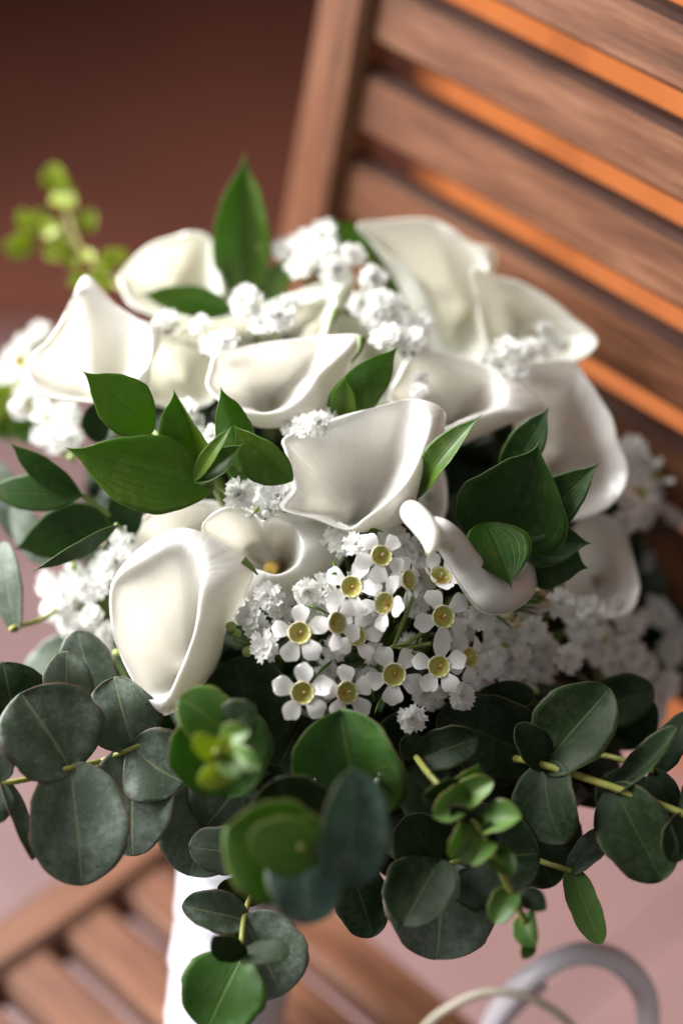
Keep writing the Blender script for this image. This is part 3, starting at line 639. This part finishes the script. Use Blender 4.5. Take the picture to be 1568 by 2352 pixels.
for (x, y, d, a, s) in ((22,925,1.01,130,100),(64,975,1.0,200,90),(15,985,1.01,220,60)):
    a = R(a); leaf(te, 'round', M['lime' if y < 950 else 'young'], (x-math.cos(a)*s*.5, y+math.sin(a)*s*.5, d), (x+math.cos(a)*s*.5, y-math.sin(a)*s*.5, d-.006), s*.85, 10, .06, .2)

# ------------------------------------------------------------------ baby's breath
def floret_mesh(seed, r=1.0):
    q = random.Random(seed); V, F, mi = [], [], []
    layers = [(4, 14, .42), (7, 36, .60), (9, 55, .82), (11, 72, 1.0), (11, 90, 1.06)]
    for li, (n, ph0, ln) in enumerate(layers):
        for k in range(n):
            th = 2*math.pi*(k + .5*(li % 2))/n + q.uniform(-.2, .2); ph = R(ph0 + q.uniform(-9, 9)); L = r*ln*q.uniform(.86, 1.08); wd = r*q.uniform(.17, .26)
            d = Vector((math.sin(ph)*math.cos(th), math.sin(ph)*math.sin(th), math.cos(ph))); s = Vector((-math.sin(th), math.cos(th), 0)); nrm = d.cross(s); 
            tw = q.uniform(-.5, .5); s = (s*math.cos(tw) + nrm*math.sin(tw)); nrm = d.cross(s); o = len(V)
            cb = q.uniform(-.10, .16)
            for (u, hw, lift) in ((.12, .22, 0), (.45, .60, .04), (.75, 1.0, cb*.5), (.95, .85, cb)):
                for c in (-1, 0, 1):
                    uu = u - (q.uniform(.04, .14) if (c == 0 and u > .9) else 0) + (q.uniform(-.05, .05) if u > .9 else 0)
                    pv = d*L*uu + s*wd*hw*c + nrm*r*(lift + (.07 if c else 0)*hw); V.append(Vector((pv.x, pv.y, pv.z*.78)))
            for i in range(3):
                for c in range(2): F.append((o+i*3+c, o+i*3+c+1, o+(i+1)*3+c+1, o+(i+1)*3+c)); mi.append(1 if (i == 0 and li < 2) else 0)
    o = len(V)                                     # green calyx cup below
    for i, (z, rr) in enumerate(((-.62, .08), (-.45, .20), (-.15, .22), (.05, .14))):
        for k in range(6): V.append(Vector((rr*r*math.cos(k*math.pi/3), rr*r*math.sin(k*math.pi/3), z*r)))
    for i in range(3):
        for k in range(6): F.append((o+i*6+k, o+i*6+(k+1) % 6, o+(i+1)*6+(k+1) % 6, o+(i+1)*6+k)); mi.append(1)
    return mesh('floret', V, F, [M['floret'], M['floret_core']], midx=mi)
FM = [floret_mesh(s) for s in range(6)]
def sphere_mesh(name, mat, squash=1.0):
    u, vv = 12, 8; V = [(math.sin(math.pi*i/vv)*math.cos(2*math.pi*j/u), math.sin(math.pi*i/vv)*math.sin(2*math.pi*j/u), squash*math.cos(math.pi*i/vv)) for i in range(vv+1) for j in range(u)]
    return mesh(name, V, [(i*u+j, i*u+(j+1) % u, (i+1)*u+(j+1) % u, (i+1)*u+j) for i in range(vv) for j in range(u)], mat)
BUDG = sphere_mesh('bud', M['floret_core'], 1.25); BUDT = sphere_mesh('bud', M['bud'], 1.15); BUDW = sphere_mesh('bud', M['floret'], 1.25)
def face_quat(p, tilt=(0, 0), spread=.45):
    c = (CAM - p).normalized() + Vector((random.uniform(-spread, spread), random.uniform(-spread, spread), random.uniform(-spread*.4, spread)))
    c += RT*tilt[0] + UP*tilt[1]
    q = c.to_track_quat('Z', 'Y'); return q @ Matrix.Rotation(random.uniform(0, 6.28), 3, 'Z').to_quaternion()
GB = "baby's breath sprays in the bouquet"
def spray(label, root, pts, buds=(), rad=36, dz=0, fill=None):
    """pts: (x, y[, depth offset[, radius]])"""
    t = thing('babys_breath_spray', label, "baby's breath", P(*root), GB); tubes = []
    pts = [tuple(p) for p in pts]
    if fill:
        for (x, y, rx, ry, n, off) in fill:
            for _ in range(n):
                a = random.uniform(0, 6.28); k = math.sqrt(random.random()); pts.append((x+rx*k*math.cos(a), y+ry*k*math.sin(a), off+random.uniform(-.004, .012), rad*random.uniform(.8, 1.0)))
    rt = np.array(P(*root))
    for p in pts:
        x, y = p[:2]; off = p[2] if len(p) > 2 else 0; r = p[3] if len(p) > 3 else rad*random.uniform(.92, 1.06)
        d = dome(x, y) + off + dz; c = P(x, y, d)
        o = link('floret', random.choice(FM), t); o.location = c; o.rotation_mode = 'QUATERNION'; o.rotation_quaternion = face_quat(c, ((x-760)/1200, (1250-y)/1500)); o.scale = (r*pxm(d)*1.05,)*3
        ca = np.array(c); away = np.array(P(x, y, d+.018)); mid = (away*.6 + rt*.4) + rng.normal(0, .002, 3)
        tubes.append(tube([ca, away, mid, rt], [.0005, .0005, .0006, .0008], 5, 10, False))
    for (x, y, r, kind) in buds:
        d = dome(x, y) - .002 + dz; c = P(x, y, d)
        o = link('bud', {'g': BUDG, 't': BUDT, 'w': BUDW}[kind], t); o.location = c; o.rotation_mode = 'QUATERNION'; o.rotation_quaternion = face_quat(c); o.scale = (r*pxm(d),)*3
        tubes.append(tube([np.array(c), np.array(P(x+random.uniform(-15, 15), y+18, d+.012)), np.array(P(x*.7+root[0]*.3, y*.7+root[1]*.3, d+.03)), rt], [.0003, .0003, .0004, .0006], 5, 10, False))
    V, F = merge(tubes); wmesh('stems', V, F, M['stem'], t)
    return t
spray("sharp baby's breath florets between the low callas and the waxflowers", (700,1560,.97), [(617,1370,-.006),(575,1415,-.004),(608,1484,-.010,38),(705,1358,-.006),(742,1350,.004),(552,1400,.006),(590,1440,.010),(650,1420,.012),(720,1405,.012),(640,1385,.012)],
    [(568,1497,13,'g'),(531,1440,13,'g'),(545,1455,10,'g')])
spray("baby's breath florets tucked under the central calla behind the waxflowers", (880,1500,.97), [(818,1253,-.008),(785,1248,.006),(775,1235,.008),(930,1255,.006),(900,1240,.01),(965,1275,.004),(962,1330,.008),(830,1330,.010),(850,1300,.012),(845,1425,.014,32),(800,1400,.014,32),(940,1480,.014,30),(955,1390,.014,32),(770,1490,.014,30),(860,1500,.016,30),(750,1540,.018,30),(845,1560,.018,30),(870,1350,.016,30),(905,1310,.016,30),(985,1370,.014,30),(1050,1470,.014,30),(740,1590,.020,28)],
    [(1040,1440,9,'g'),(800,1480,8,'g')])
spray("single baby's breath florets hanging over the dark eucalyptus below the waxflowers", (1010,1570,.96), [(945,1650,-.012,36),(1060,1600,-.008,34),(975,1590,.004),(1120,1530,-.002),(1105,1560,.004),(1125,1500,.004),(990,1600,.008)], [])
spray("baby's breath florets right of the waxflowers below the rolled calla", (1180,1560,.97), [(1100,1412,-.010,38),(1062,1440,.006),(1222,1445,-.002,34),(1285,1385,-.004,38),(1180,1470,.006),(1190,1500,.006),(1170,1540,.008),(1200,1560,.008),(1160,1510,.01),(1250,1490,.012),(1140,1450,.008),(1240,1540,.014),(1210,1400,.014)],
    [(1166,1412,14,'t'),(1183,1431,14,'t'),(1239,1357,15,'t'),(1287,1318,11,'t'),(1250,1385,13,'t'),(1354,1406,12,'w'),(1230,1590,8,'g')])
spray("baby's breath florets in a dense cluster at lower right", (1380,1600,1.0), [(1305,1512,-.004,38),(1350,1400,.0),(1418,1400,-.002),(1380,1450,.004),(1445,1440,.0),(1375,1500,.0),(1412,1490,-.002),(1452,1505,.0),(1482,1530,.002),(1455,1560,.004),(1330,1445,.006),(1400,1530,.008,28),(1340,1480,.008,26),(1465,1425,.006,28)], [(1385,1470,9,'g'),(1445,1600,10,'w')])
spray("blurred baby's breath florets at the right edge near the lower slats", (1440,1560,1.02), [(1520,1415,.02),(1552,1450,.02),(1500,1400,.025),(1535,1475,.02),(1515,1600,.0),(1498,1640,.0),(1528,1570,.005),(1560,1410,.03),(1490,1685,.0),(1540,1500,.02),(1492,1285,.035),(1560,1292,.04),(1570,1350,.04)])
spray("blurred baby's breath florets right of the big beige calla", (1420,1250,1.03), [(1450,1030,.01),(1482,1060,.01),(1530,1072,.015),(1502,1112,.012),(1440,1150,.0,30),(1545,1150,.02),(1470,1185,.01),(1540,1035,.02),(1562,1100,.02),(1425,1055,.01),(1460,1100,.012),(1520,1140,.015),(1490,1150,.012),(1555,1190,.02),(1430,1200,.01),(1480,1010,.02)])
spray("baby's breath florets at left beside the large low calla", (250,1480,.98), [(112,1342,.01),(150,1372,.006),(210,1415,-.004,30),(200,1352,.006),(170,1328,.01),(250,1312,.0),(266,1290,.0,36),(282,1245,.006),(125,1392,.012),(240,1300,.006),(305,1285,.008),(190,1445,.010),(160,1432,.012),(232,1352,.008,28),(240,1580,.012,26),(245,1455,.012,28),(240,1500,.014,28)], [(235,1245,10,'t'),(170,1300,9,'g'),(310,1600,8,'g'),(268,1500,10,'g')])
spray("bright baby's breath florets at the far left edge", (170,1050,.99), [(140,985,.0),(130,1012,.0),(155,950,.004),(100,925,.006,32),(80,880,.01),(24,835,.015,28),(58,790,.015,28),(92,760,.018,26),(12,880,.015,28),(120,960,.004,28),(165,1010,.004,30),(95,1000,.01,26)], [(40,935,18,'w'),(165,1050,9,'g')])
spray("baby's breath florets between the ruscus leaves left of the central calla", (560,1200,.97), [(425,942,.004),(490,1000,-.004,28),(550,1135,.0),(640,1140,.006),(602,1105,.012),(440,975,.010),(455,1010,.012),(580,1160,.012),(620,1170,.012),(430,1010,.014),(470,1050,.014)], [(418,1081,8,'w'),(610,1180,9,'w'),(590,1170,7,'g')])
spray("baby's breath peeking out under the upward calla's lip", (740,1000,.97), [(730,972,-.004,32),(695,980,.0,30),(755,965,.006,28),(668,985,.006,28),(960,900,.004,24),(965,870,.008,22)])
spray("blurred baby's breath florets lying over the calla with the drooping tip", (600,850,1.0), [(565,692,-.012,42),(640,726,-.012,40),(490,792,-.008,36),(520,780,-.006,30),(382,735,.0,26),(600,740,-.004,34),(660,700,-.004,30),(460,745,.0,26)], [(365,745,16,'w')])
spray("blurred white baby's breath florets at the top centre", (820,800,1.04), [(810,588,-.01,34),(856,640,-.012,34),(876,690,-.01,34),(770,622,-.006,40),(700,560,.0,38),(742,540,.0,38),(720,590,.0),(690,612,.0),(752,575,.0,30),(830,700,-.004),(862,725,-.004),(920,745,-.002),(970,745,.0,30),(885,772,-.002),(942,782,-.002),(650,572,.006,28),(905,700,.006,28),(960,790,.004,28)])
spray("blurred baby's breath florets on top of the upper right callas", (1200,900,1.03), [(1165,800,-.012,34),(1215,800,-.008,30),(1250,758,-.006,28),(1192,850,-.008,32),(1240,802,-.004,28),(1205,830,-.004,28),(1270,790,.0,26),(1135,830,.0,26),(1160,870,-.004,24)])

# ------------------------------------------------------------------ waxflowers
def wax_meshes():
    # petal: rounded, slightly cupped, attached at y = 0 growing along +x
    n, k = 8, 8; V = []; F = []
    for i in range(n+1):
        u = i/n; h = .50*max(0, 1-abs((u-.60)/.42)**2.4)**.5 if u > .60 else .50*(.52 + .48*math.sin(min(1, u/.60)*math.pi/2)**1.3)
        for j in range(k+1):
            q = 2*j/k-1; V.append((u*1.15*(1 - .10*abs(q)**3*u), q*h, .10*math.sin(u*2.6) + .16*q*q*h - .10*u*u))
    F = [(i*(k+1)+j, (i+1)*(k+1)+j, (i+1)*(k+1)+j+1, i*(k+1)+j+1) for i in range(n) for j in range(k)]
    pet = mesh('petal', [(x*.0074, y*.0082, z*.0074) for x, y, z in V], F, M['wax_petal'])
    # cup: bowl with toothed cream rim, outside wall, stamens and a style
    V, F, mi = [], [], []; m = 40; prof = [(.05, -.55), (.35, -.52), (.70, -.36), (.90, -.12), (.98, .04)]
    def ring(r, z, tooth=0):
        for a in range(m):
            th = 2*math.pi*a/m; tz = z + (tooth*(.5+.5*math.cos(a*math.pi/2)) if tooth else 0); V.append((r*math.cos(th), r*math.sin(th), tz))
    for r, z in prof: ring(r, z)
    ring(1.10, .10, .16); ring(1.16, .02, .0); ring(1.05, -.30); ring(.55, -.95); ring(.12, -1.35)
    nr = len(prof)+5
    for i in range(nr-1):
        for a in range(m): F.append((i*m+a, i*m+(a+1) % m, (i+1)*m+(a+1) % m, (i+1)*m+a)); mi.append(0 if i < 4 else (1 if i < 7 else 2))
    F.append(tuple(range(m))); mi.append(0)
    for a in range(10):                                  # stamen heads on the rim
        th = 2*math.pi*(a+.5)/10; o = len(V); c = (1.0*math.cos(th), 1.0*math.sin(th), .16); s = .075
        V += [(c[0]+s, c[1], c[2]), (c[0]-s, c[1], c[2]), (c[0], c[1]+s, c[2]), (c[0], c[1]-s, c[2]), (c[0], c[1], c[2]+s), (c[0], c[1], c[2]-s)]
        for q in ((0,2,4),(2,1,4),(1,3,4),(3,0,4),(2,0,5),(1,2,5),(3,1,5),(0,3,5)): F.append(tuple(o+x for x in q)); mi.append(3)
    sv, sf = tube([(0, 0, -.52), (.03, .02, -.2), (.12, .05, .15), (.2, .08, .35)], [.07, .06, .05, .05], 6, 8); o = len(V); V += [tuple(x) for x in sv]; F += [tuple(i+o for i in q) for q in sf]; mi += [1]*len(sf)
    cup = mesh('blossom', [(x*.0039, y*.0039, z*.0039) for x, y, z in V], F, [M['cup'], M['wax_rim'], M['stem'], M['stamen']], midx=mi)
    return pet, cup
PET, CUP = wax_meshes()
GW = 'waxflower sprigs in the bouquet'
def waxsprig(label, root, flowers, needles=()):
    t = thing('waxflower_sprig', label, 'waxflower', P(*root), GW); tubes = []
    rt = np.array(P(*root))
    for (x, y, off, tx, ty, rot, s) in flowers:
        d = dome(x, y) + off; c = P(x, y, d); dirv = ((CAM-c).normalized() + RT*tx + UP*ty).normalized()
        q = dirv.to_track_quat('Z', 'Y') @ Matrix.Rotation(R(rot), 3, 'Z').to_quaternion()
        o = link('blossom', CUP, t); o.location = c; o.rotation_mode = 'QUATERNION'; o.rotation_quaternion = q; o.scale = (s*random.uniform(.88, .98),)*3; droop = random.choice((-.85, -.4, -.15, 0, .12, .25))
        for k in range(5):
            p = bpy.data.objects.new('petal', PET); col.objects.link(p); p.parent = o; an = R(72*k + random.uniform(-7, 7))
            p.location = (.0040*math.cos(an), .0040*math.sin(an), -.0001); p.rotation_euler = (random.uniform(-.25, .25), droop + random.uniform(-.22, .18), an); p.scale = (random.uniform(.82, 1.0), random.uniform(.82, 1.0), 1)
        back = c - dirv*.0052*s; ba = np.array(back); b2 = np.array(back - dirv*.010)
        tubes.append(tube([ba, b2, (b2*.5+rt*.5)+rng.normal(0, .003, 3), rt], [.0005, .0006, .0007, .0009], 6, 12, False))
    V, F = merge(tubes); wmesh('stems', V, F, M['stem'], t)
    for (x0, y0, o0, x1, y1, o1) in needles:
        d0, d1 = dome(x0, y0)+o0, dome(x1, y1)+o1; p0, p1 = Pn(x0, y0, d0), Pn(x1, y1, d1); md = (p0+p1)/2 + np.array([0, 0, .001])
        v, f = tube([p0, md, p1], [.0005, .0007, .0002], 5, 8); wmesh('needle_leaf', v, f, M['ruscus'], t, [(.5, .7)]*len(v))
    return t
waxsprig('waxflower sprig of five open blossoms low at the centre left', (760,1600,.965), [
    (688,1454,-.012,.0,.10,20,1.0),(774,1431,-.012,.75,.10,10,.98),(818,1460,-.002,.55,.25,40,.95),(695,1592,-.016,.05,.0,15,1.06),(797,1591,-.012,.5,.05,0,1.0)],
    [(700,1390,.0,755,1412,-.004),(740,1470,.004,690,1520,.0),(712,1490,.004,705,1540,.0),(760,1520,.01,720,1560,.004)])
waxsprig('waxflower sprig with blossoms turned about directly under the central calla', (900,1540,.965), [
    (876,1277,-.012,.30,.25,30,1.02),(807,1348,-.006,-.15,.10,5,1.0),(882,1386,-.006,-.75,.30,20,1.0),(938,1332,.0,1.1,.20,0,.95),(905,1550,-.004,.05,-.05,50,1.05)],
    [(835,1220,.004,880,1222,-.004),(765,1290,.0,772,1318,-.004),(905,1430,.004,935,1355,-.002),(880,1600,.002,860,1640,-.004),(860,1610,.0,850,1580,-.004),(760,1320,-.002,778,1322,-.004)])
waxsprig('waxflower sprig of four blossoms in a column right of the centre', (960,1560,.965), [
    (1012,1323,-.006,.30,.75,10,1.02),(1018,1417,-.010,.35,.05,30,1.05),(1008,1531,-.010,.10,.05,12,1.06),(1078,1510,-.004,.80,.10,20,1.0)],
    [(955,1480,.002,985,1420,-.004),(985,1490,.0,930,1500,-.002),(955,1230,.01,975,1270,.0)])
tw = waxsprig('blurred waxflower sprig with dark needle leaves below the rolled calla', (1220,1480,.97), [
    (1163,1468,.006,.3,.1,10,.9),(1340,1430,.006,.4,.2,10,.9)],
    [(1150,1385,.006,1258,1358,-.006),(1150,1392,.006,1262,1378,-.006),(1152,1398,.006,1240,1398,-.004),(1160,1402,.006,1236,1412,-.004),(1180,1380,.004,1240,1362,-.008),(1160,1390,.004,1250,1368,-.008),(1130,1410,.01,1175,1446,.0),(1120,1420,.01,1170,1400,.0),(1180,1385,.004,1262,1390,-.004)])
waxsprig('blurred waxflower blossoms at the far left under the pointed calla', (150,1010,.98), [(77,926,.004,-.3,.1,10,.95),(50,880,.012,-.5,.2,10,.9),(48,832,.012,-.5,.3,10,.9)],
    [(100,945,.0,130,1000,.0)])
waxsprig('blurred waxflower blossoms at right beside the big beige calla', (1440,1130,1.03), [(1510,1090,.004,.3,.3,10,.85),(1465,1135,.006,.2,.2,40,.8)],
    [(1440,985,.02,1470,1010,.01),(1470,975,.02,1465,1015,.01),(1500,985,.02,1470,1015,.01)])
# visible green waxflower twig between the sprigs
tg = [o for o in bpy.data.objects if o.name.startswith('waxflower_sprig')][2]
for pts in ([(860,1510,.905),(905,1484,.898),(940,1474,.895),(985,1440,.893)],[(905,1484,.898),(935,1495,.896),(985,1525,.896)],[(905,1484,.898),(925,1430,.894),(948,1370,.892)],[(925,1488,.897),(990,1478,.893)]):
    stem(tg, pts, .0008, M['stem'], 'twig')

# ------------------------------------------------------------------ inner foliage (uncountable) and the tied handle
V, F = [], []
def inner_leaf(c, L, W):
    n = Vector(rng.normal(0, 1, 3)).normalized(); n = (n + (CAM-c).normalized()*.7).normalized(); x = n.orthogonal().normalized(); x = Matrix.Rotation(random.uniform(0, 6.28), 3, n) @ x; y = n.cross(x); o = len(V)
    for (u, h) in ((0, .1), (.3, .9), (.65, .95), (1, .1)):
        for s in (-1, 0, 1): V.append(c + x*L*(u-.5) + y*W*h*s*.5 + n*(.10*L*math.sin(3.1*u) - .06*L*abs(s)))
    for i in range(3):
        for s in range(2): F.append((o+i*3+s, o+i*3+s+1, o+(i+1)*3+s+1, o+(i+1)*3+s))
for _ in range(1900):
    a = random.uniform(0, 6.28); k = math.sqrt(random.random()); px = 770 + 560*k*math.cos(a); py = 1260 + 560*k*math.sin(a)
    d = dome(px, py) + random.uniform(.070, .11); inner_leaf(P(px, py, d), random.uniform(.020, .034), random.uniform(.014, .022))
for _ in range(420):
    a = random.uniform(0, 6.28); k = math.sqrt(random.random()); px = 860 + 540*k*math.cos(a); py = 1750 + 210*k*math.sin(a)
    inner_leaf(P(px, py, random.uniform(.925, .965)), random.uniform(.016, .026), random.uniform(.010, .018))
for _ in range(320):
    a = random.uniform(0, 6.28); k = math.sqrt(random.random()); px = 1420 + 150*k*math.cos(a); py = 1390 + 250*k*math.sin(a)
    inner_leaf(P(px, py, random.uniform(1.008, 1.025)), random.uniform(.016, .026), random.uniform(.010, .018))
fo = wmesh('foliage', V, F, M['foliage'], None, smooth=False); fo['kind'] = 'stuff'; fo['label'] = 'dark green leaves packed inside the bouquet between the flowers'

hd = thing('bouquet_handle', 'white satin wrapped handle of the bouquet standing on the chair seat', 'bouquet handle', P(440, 2560, 1.02))
def handle():
    p0, p1 = np.array(P(565, 1860, 1.005)), np.array(P(490, 2640, 1.01)); n, m = 40, 90; V = []; ax = (p1-p0)/np.linalg.norm(p1-p0); x = np.cross(ax, [0, 0, 1.]); x /= np.linalg.norm(x); y = np.cross(ax, x)
    for i in range(m):
        u = i/(m-1); c = p0 + (p1-p0)*u
        for k in range(n):
            th = 2*math.pi*k/n; s = (u*6.5 + k/n*1.0) % 1.0
            r = .0262 - .002*math.sin(u*3.1) + .0012*(s**2) + .0004*math.sin(7*th+20*u); V.append(c + r*(x*math.cos(th)+y*math.sin(th)))
    F = [(i*n+k, i*n+(k+1) % n, (i+1)*n+(k+1) % n, (i+1)*n+k) for i in range(m-1) for k in range(n)] + [tuple((m-1)*n+k for k in range(n))]
    wmesh('wrap', V, F, M['satin'], hd)
handle()
def ribbon(parent, pts, width, mat, name='ribbon_loop', nrm=None, thick=.0006):
    c = spline([Pn(*p) for p in pts], 48); tg = np.gradient(c, axis=0); tg /= np.linalg.norm(tg, axis=1)[:, None]; V = []
    up = np.array(nrm if nrm is not None else (CAM - Vector(c[24])).normalized())
    for i in range(48):
        y = np.cross(up, tg[i]); y /= np.linalg.norm(y); z = np.cross(tg[i], y)
        for (a, b_) in ((-.5, -.5), (0, -.42), (.5, -.5), (.5, .5), (0, .58), (-.5, .5)): V.append(c[i] + y*width*a + z*thick*b_*2)
    F = [(i*6+k, i*6+(k+1) % 6, (i+1)*6+(k+1) % 6, (i+1)*6+k) for i in range(47) for k in range(6)] + [(5, 4, 3, 2, 1, 0), tuple(47*6+k for k in range(6))]
    return wmesh(name, V, F, mat, parent)
rb = thing('ribbon_bow', 'loops of narrow white ribbon on the seat at the lower right', 'ribbon', P(1100, 2440, 1.02))
ribbon(rb, [(1105,2420,.99),(1140,2330,.982),(1195,2262,.975),(1262,2215,.97),(1330,2190,.968),(1400,2200,.968),(1455,2243,.97),(1484,2300,.975),(1484,2380,.98),(1460,2460,.99)], .0100, M['ribbon'], 'ribbon_loop', (-.4, -.2, .9))
ribbon(rb, [(1080,2470,1.0),(1130,2370,.99),(1180,2310,.982),(1225,2270,.976),(1250,2250,.972)], .0085, M['ribbon'], 'ribbon_tail', (-.4, -.2, .9))
cdp = thing('cream_cord', 'thin cream cord loop in front of the white ribbon', 'cord', P(1000, 2440, 1.0))
V, F = tube([Pn(*p) for p in [(940,2420,.99),(985,2350,.98),(1040,2310,.972),(1105,2282,.966),(1170,2280,.962),(1235,2300,.962),(1300,2345,.966),(1360,2420,.975)]], .0019, 10, 50)
wmesh('cord_loop', V, F, M['cream'], cdp)
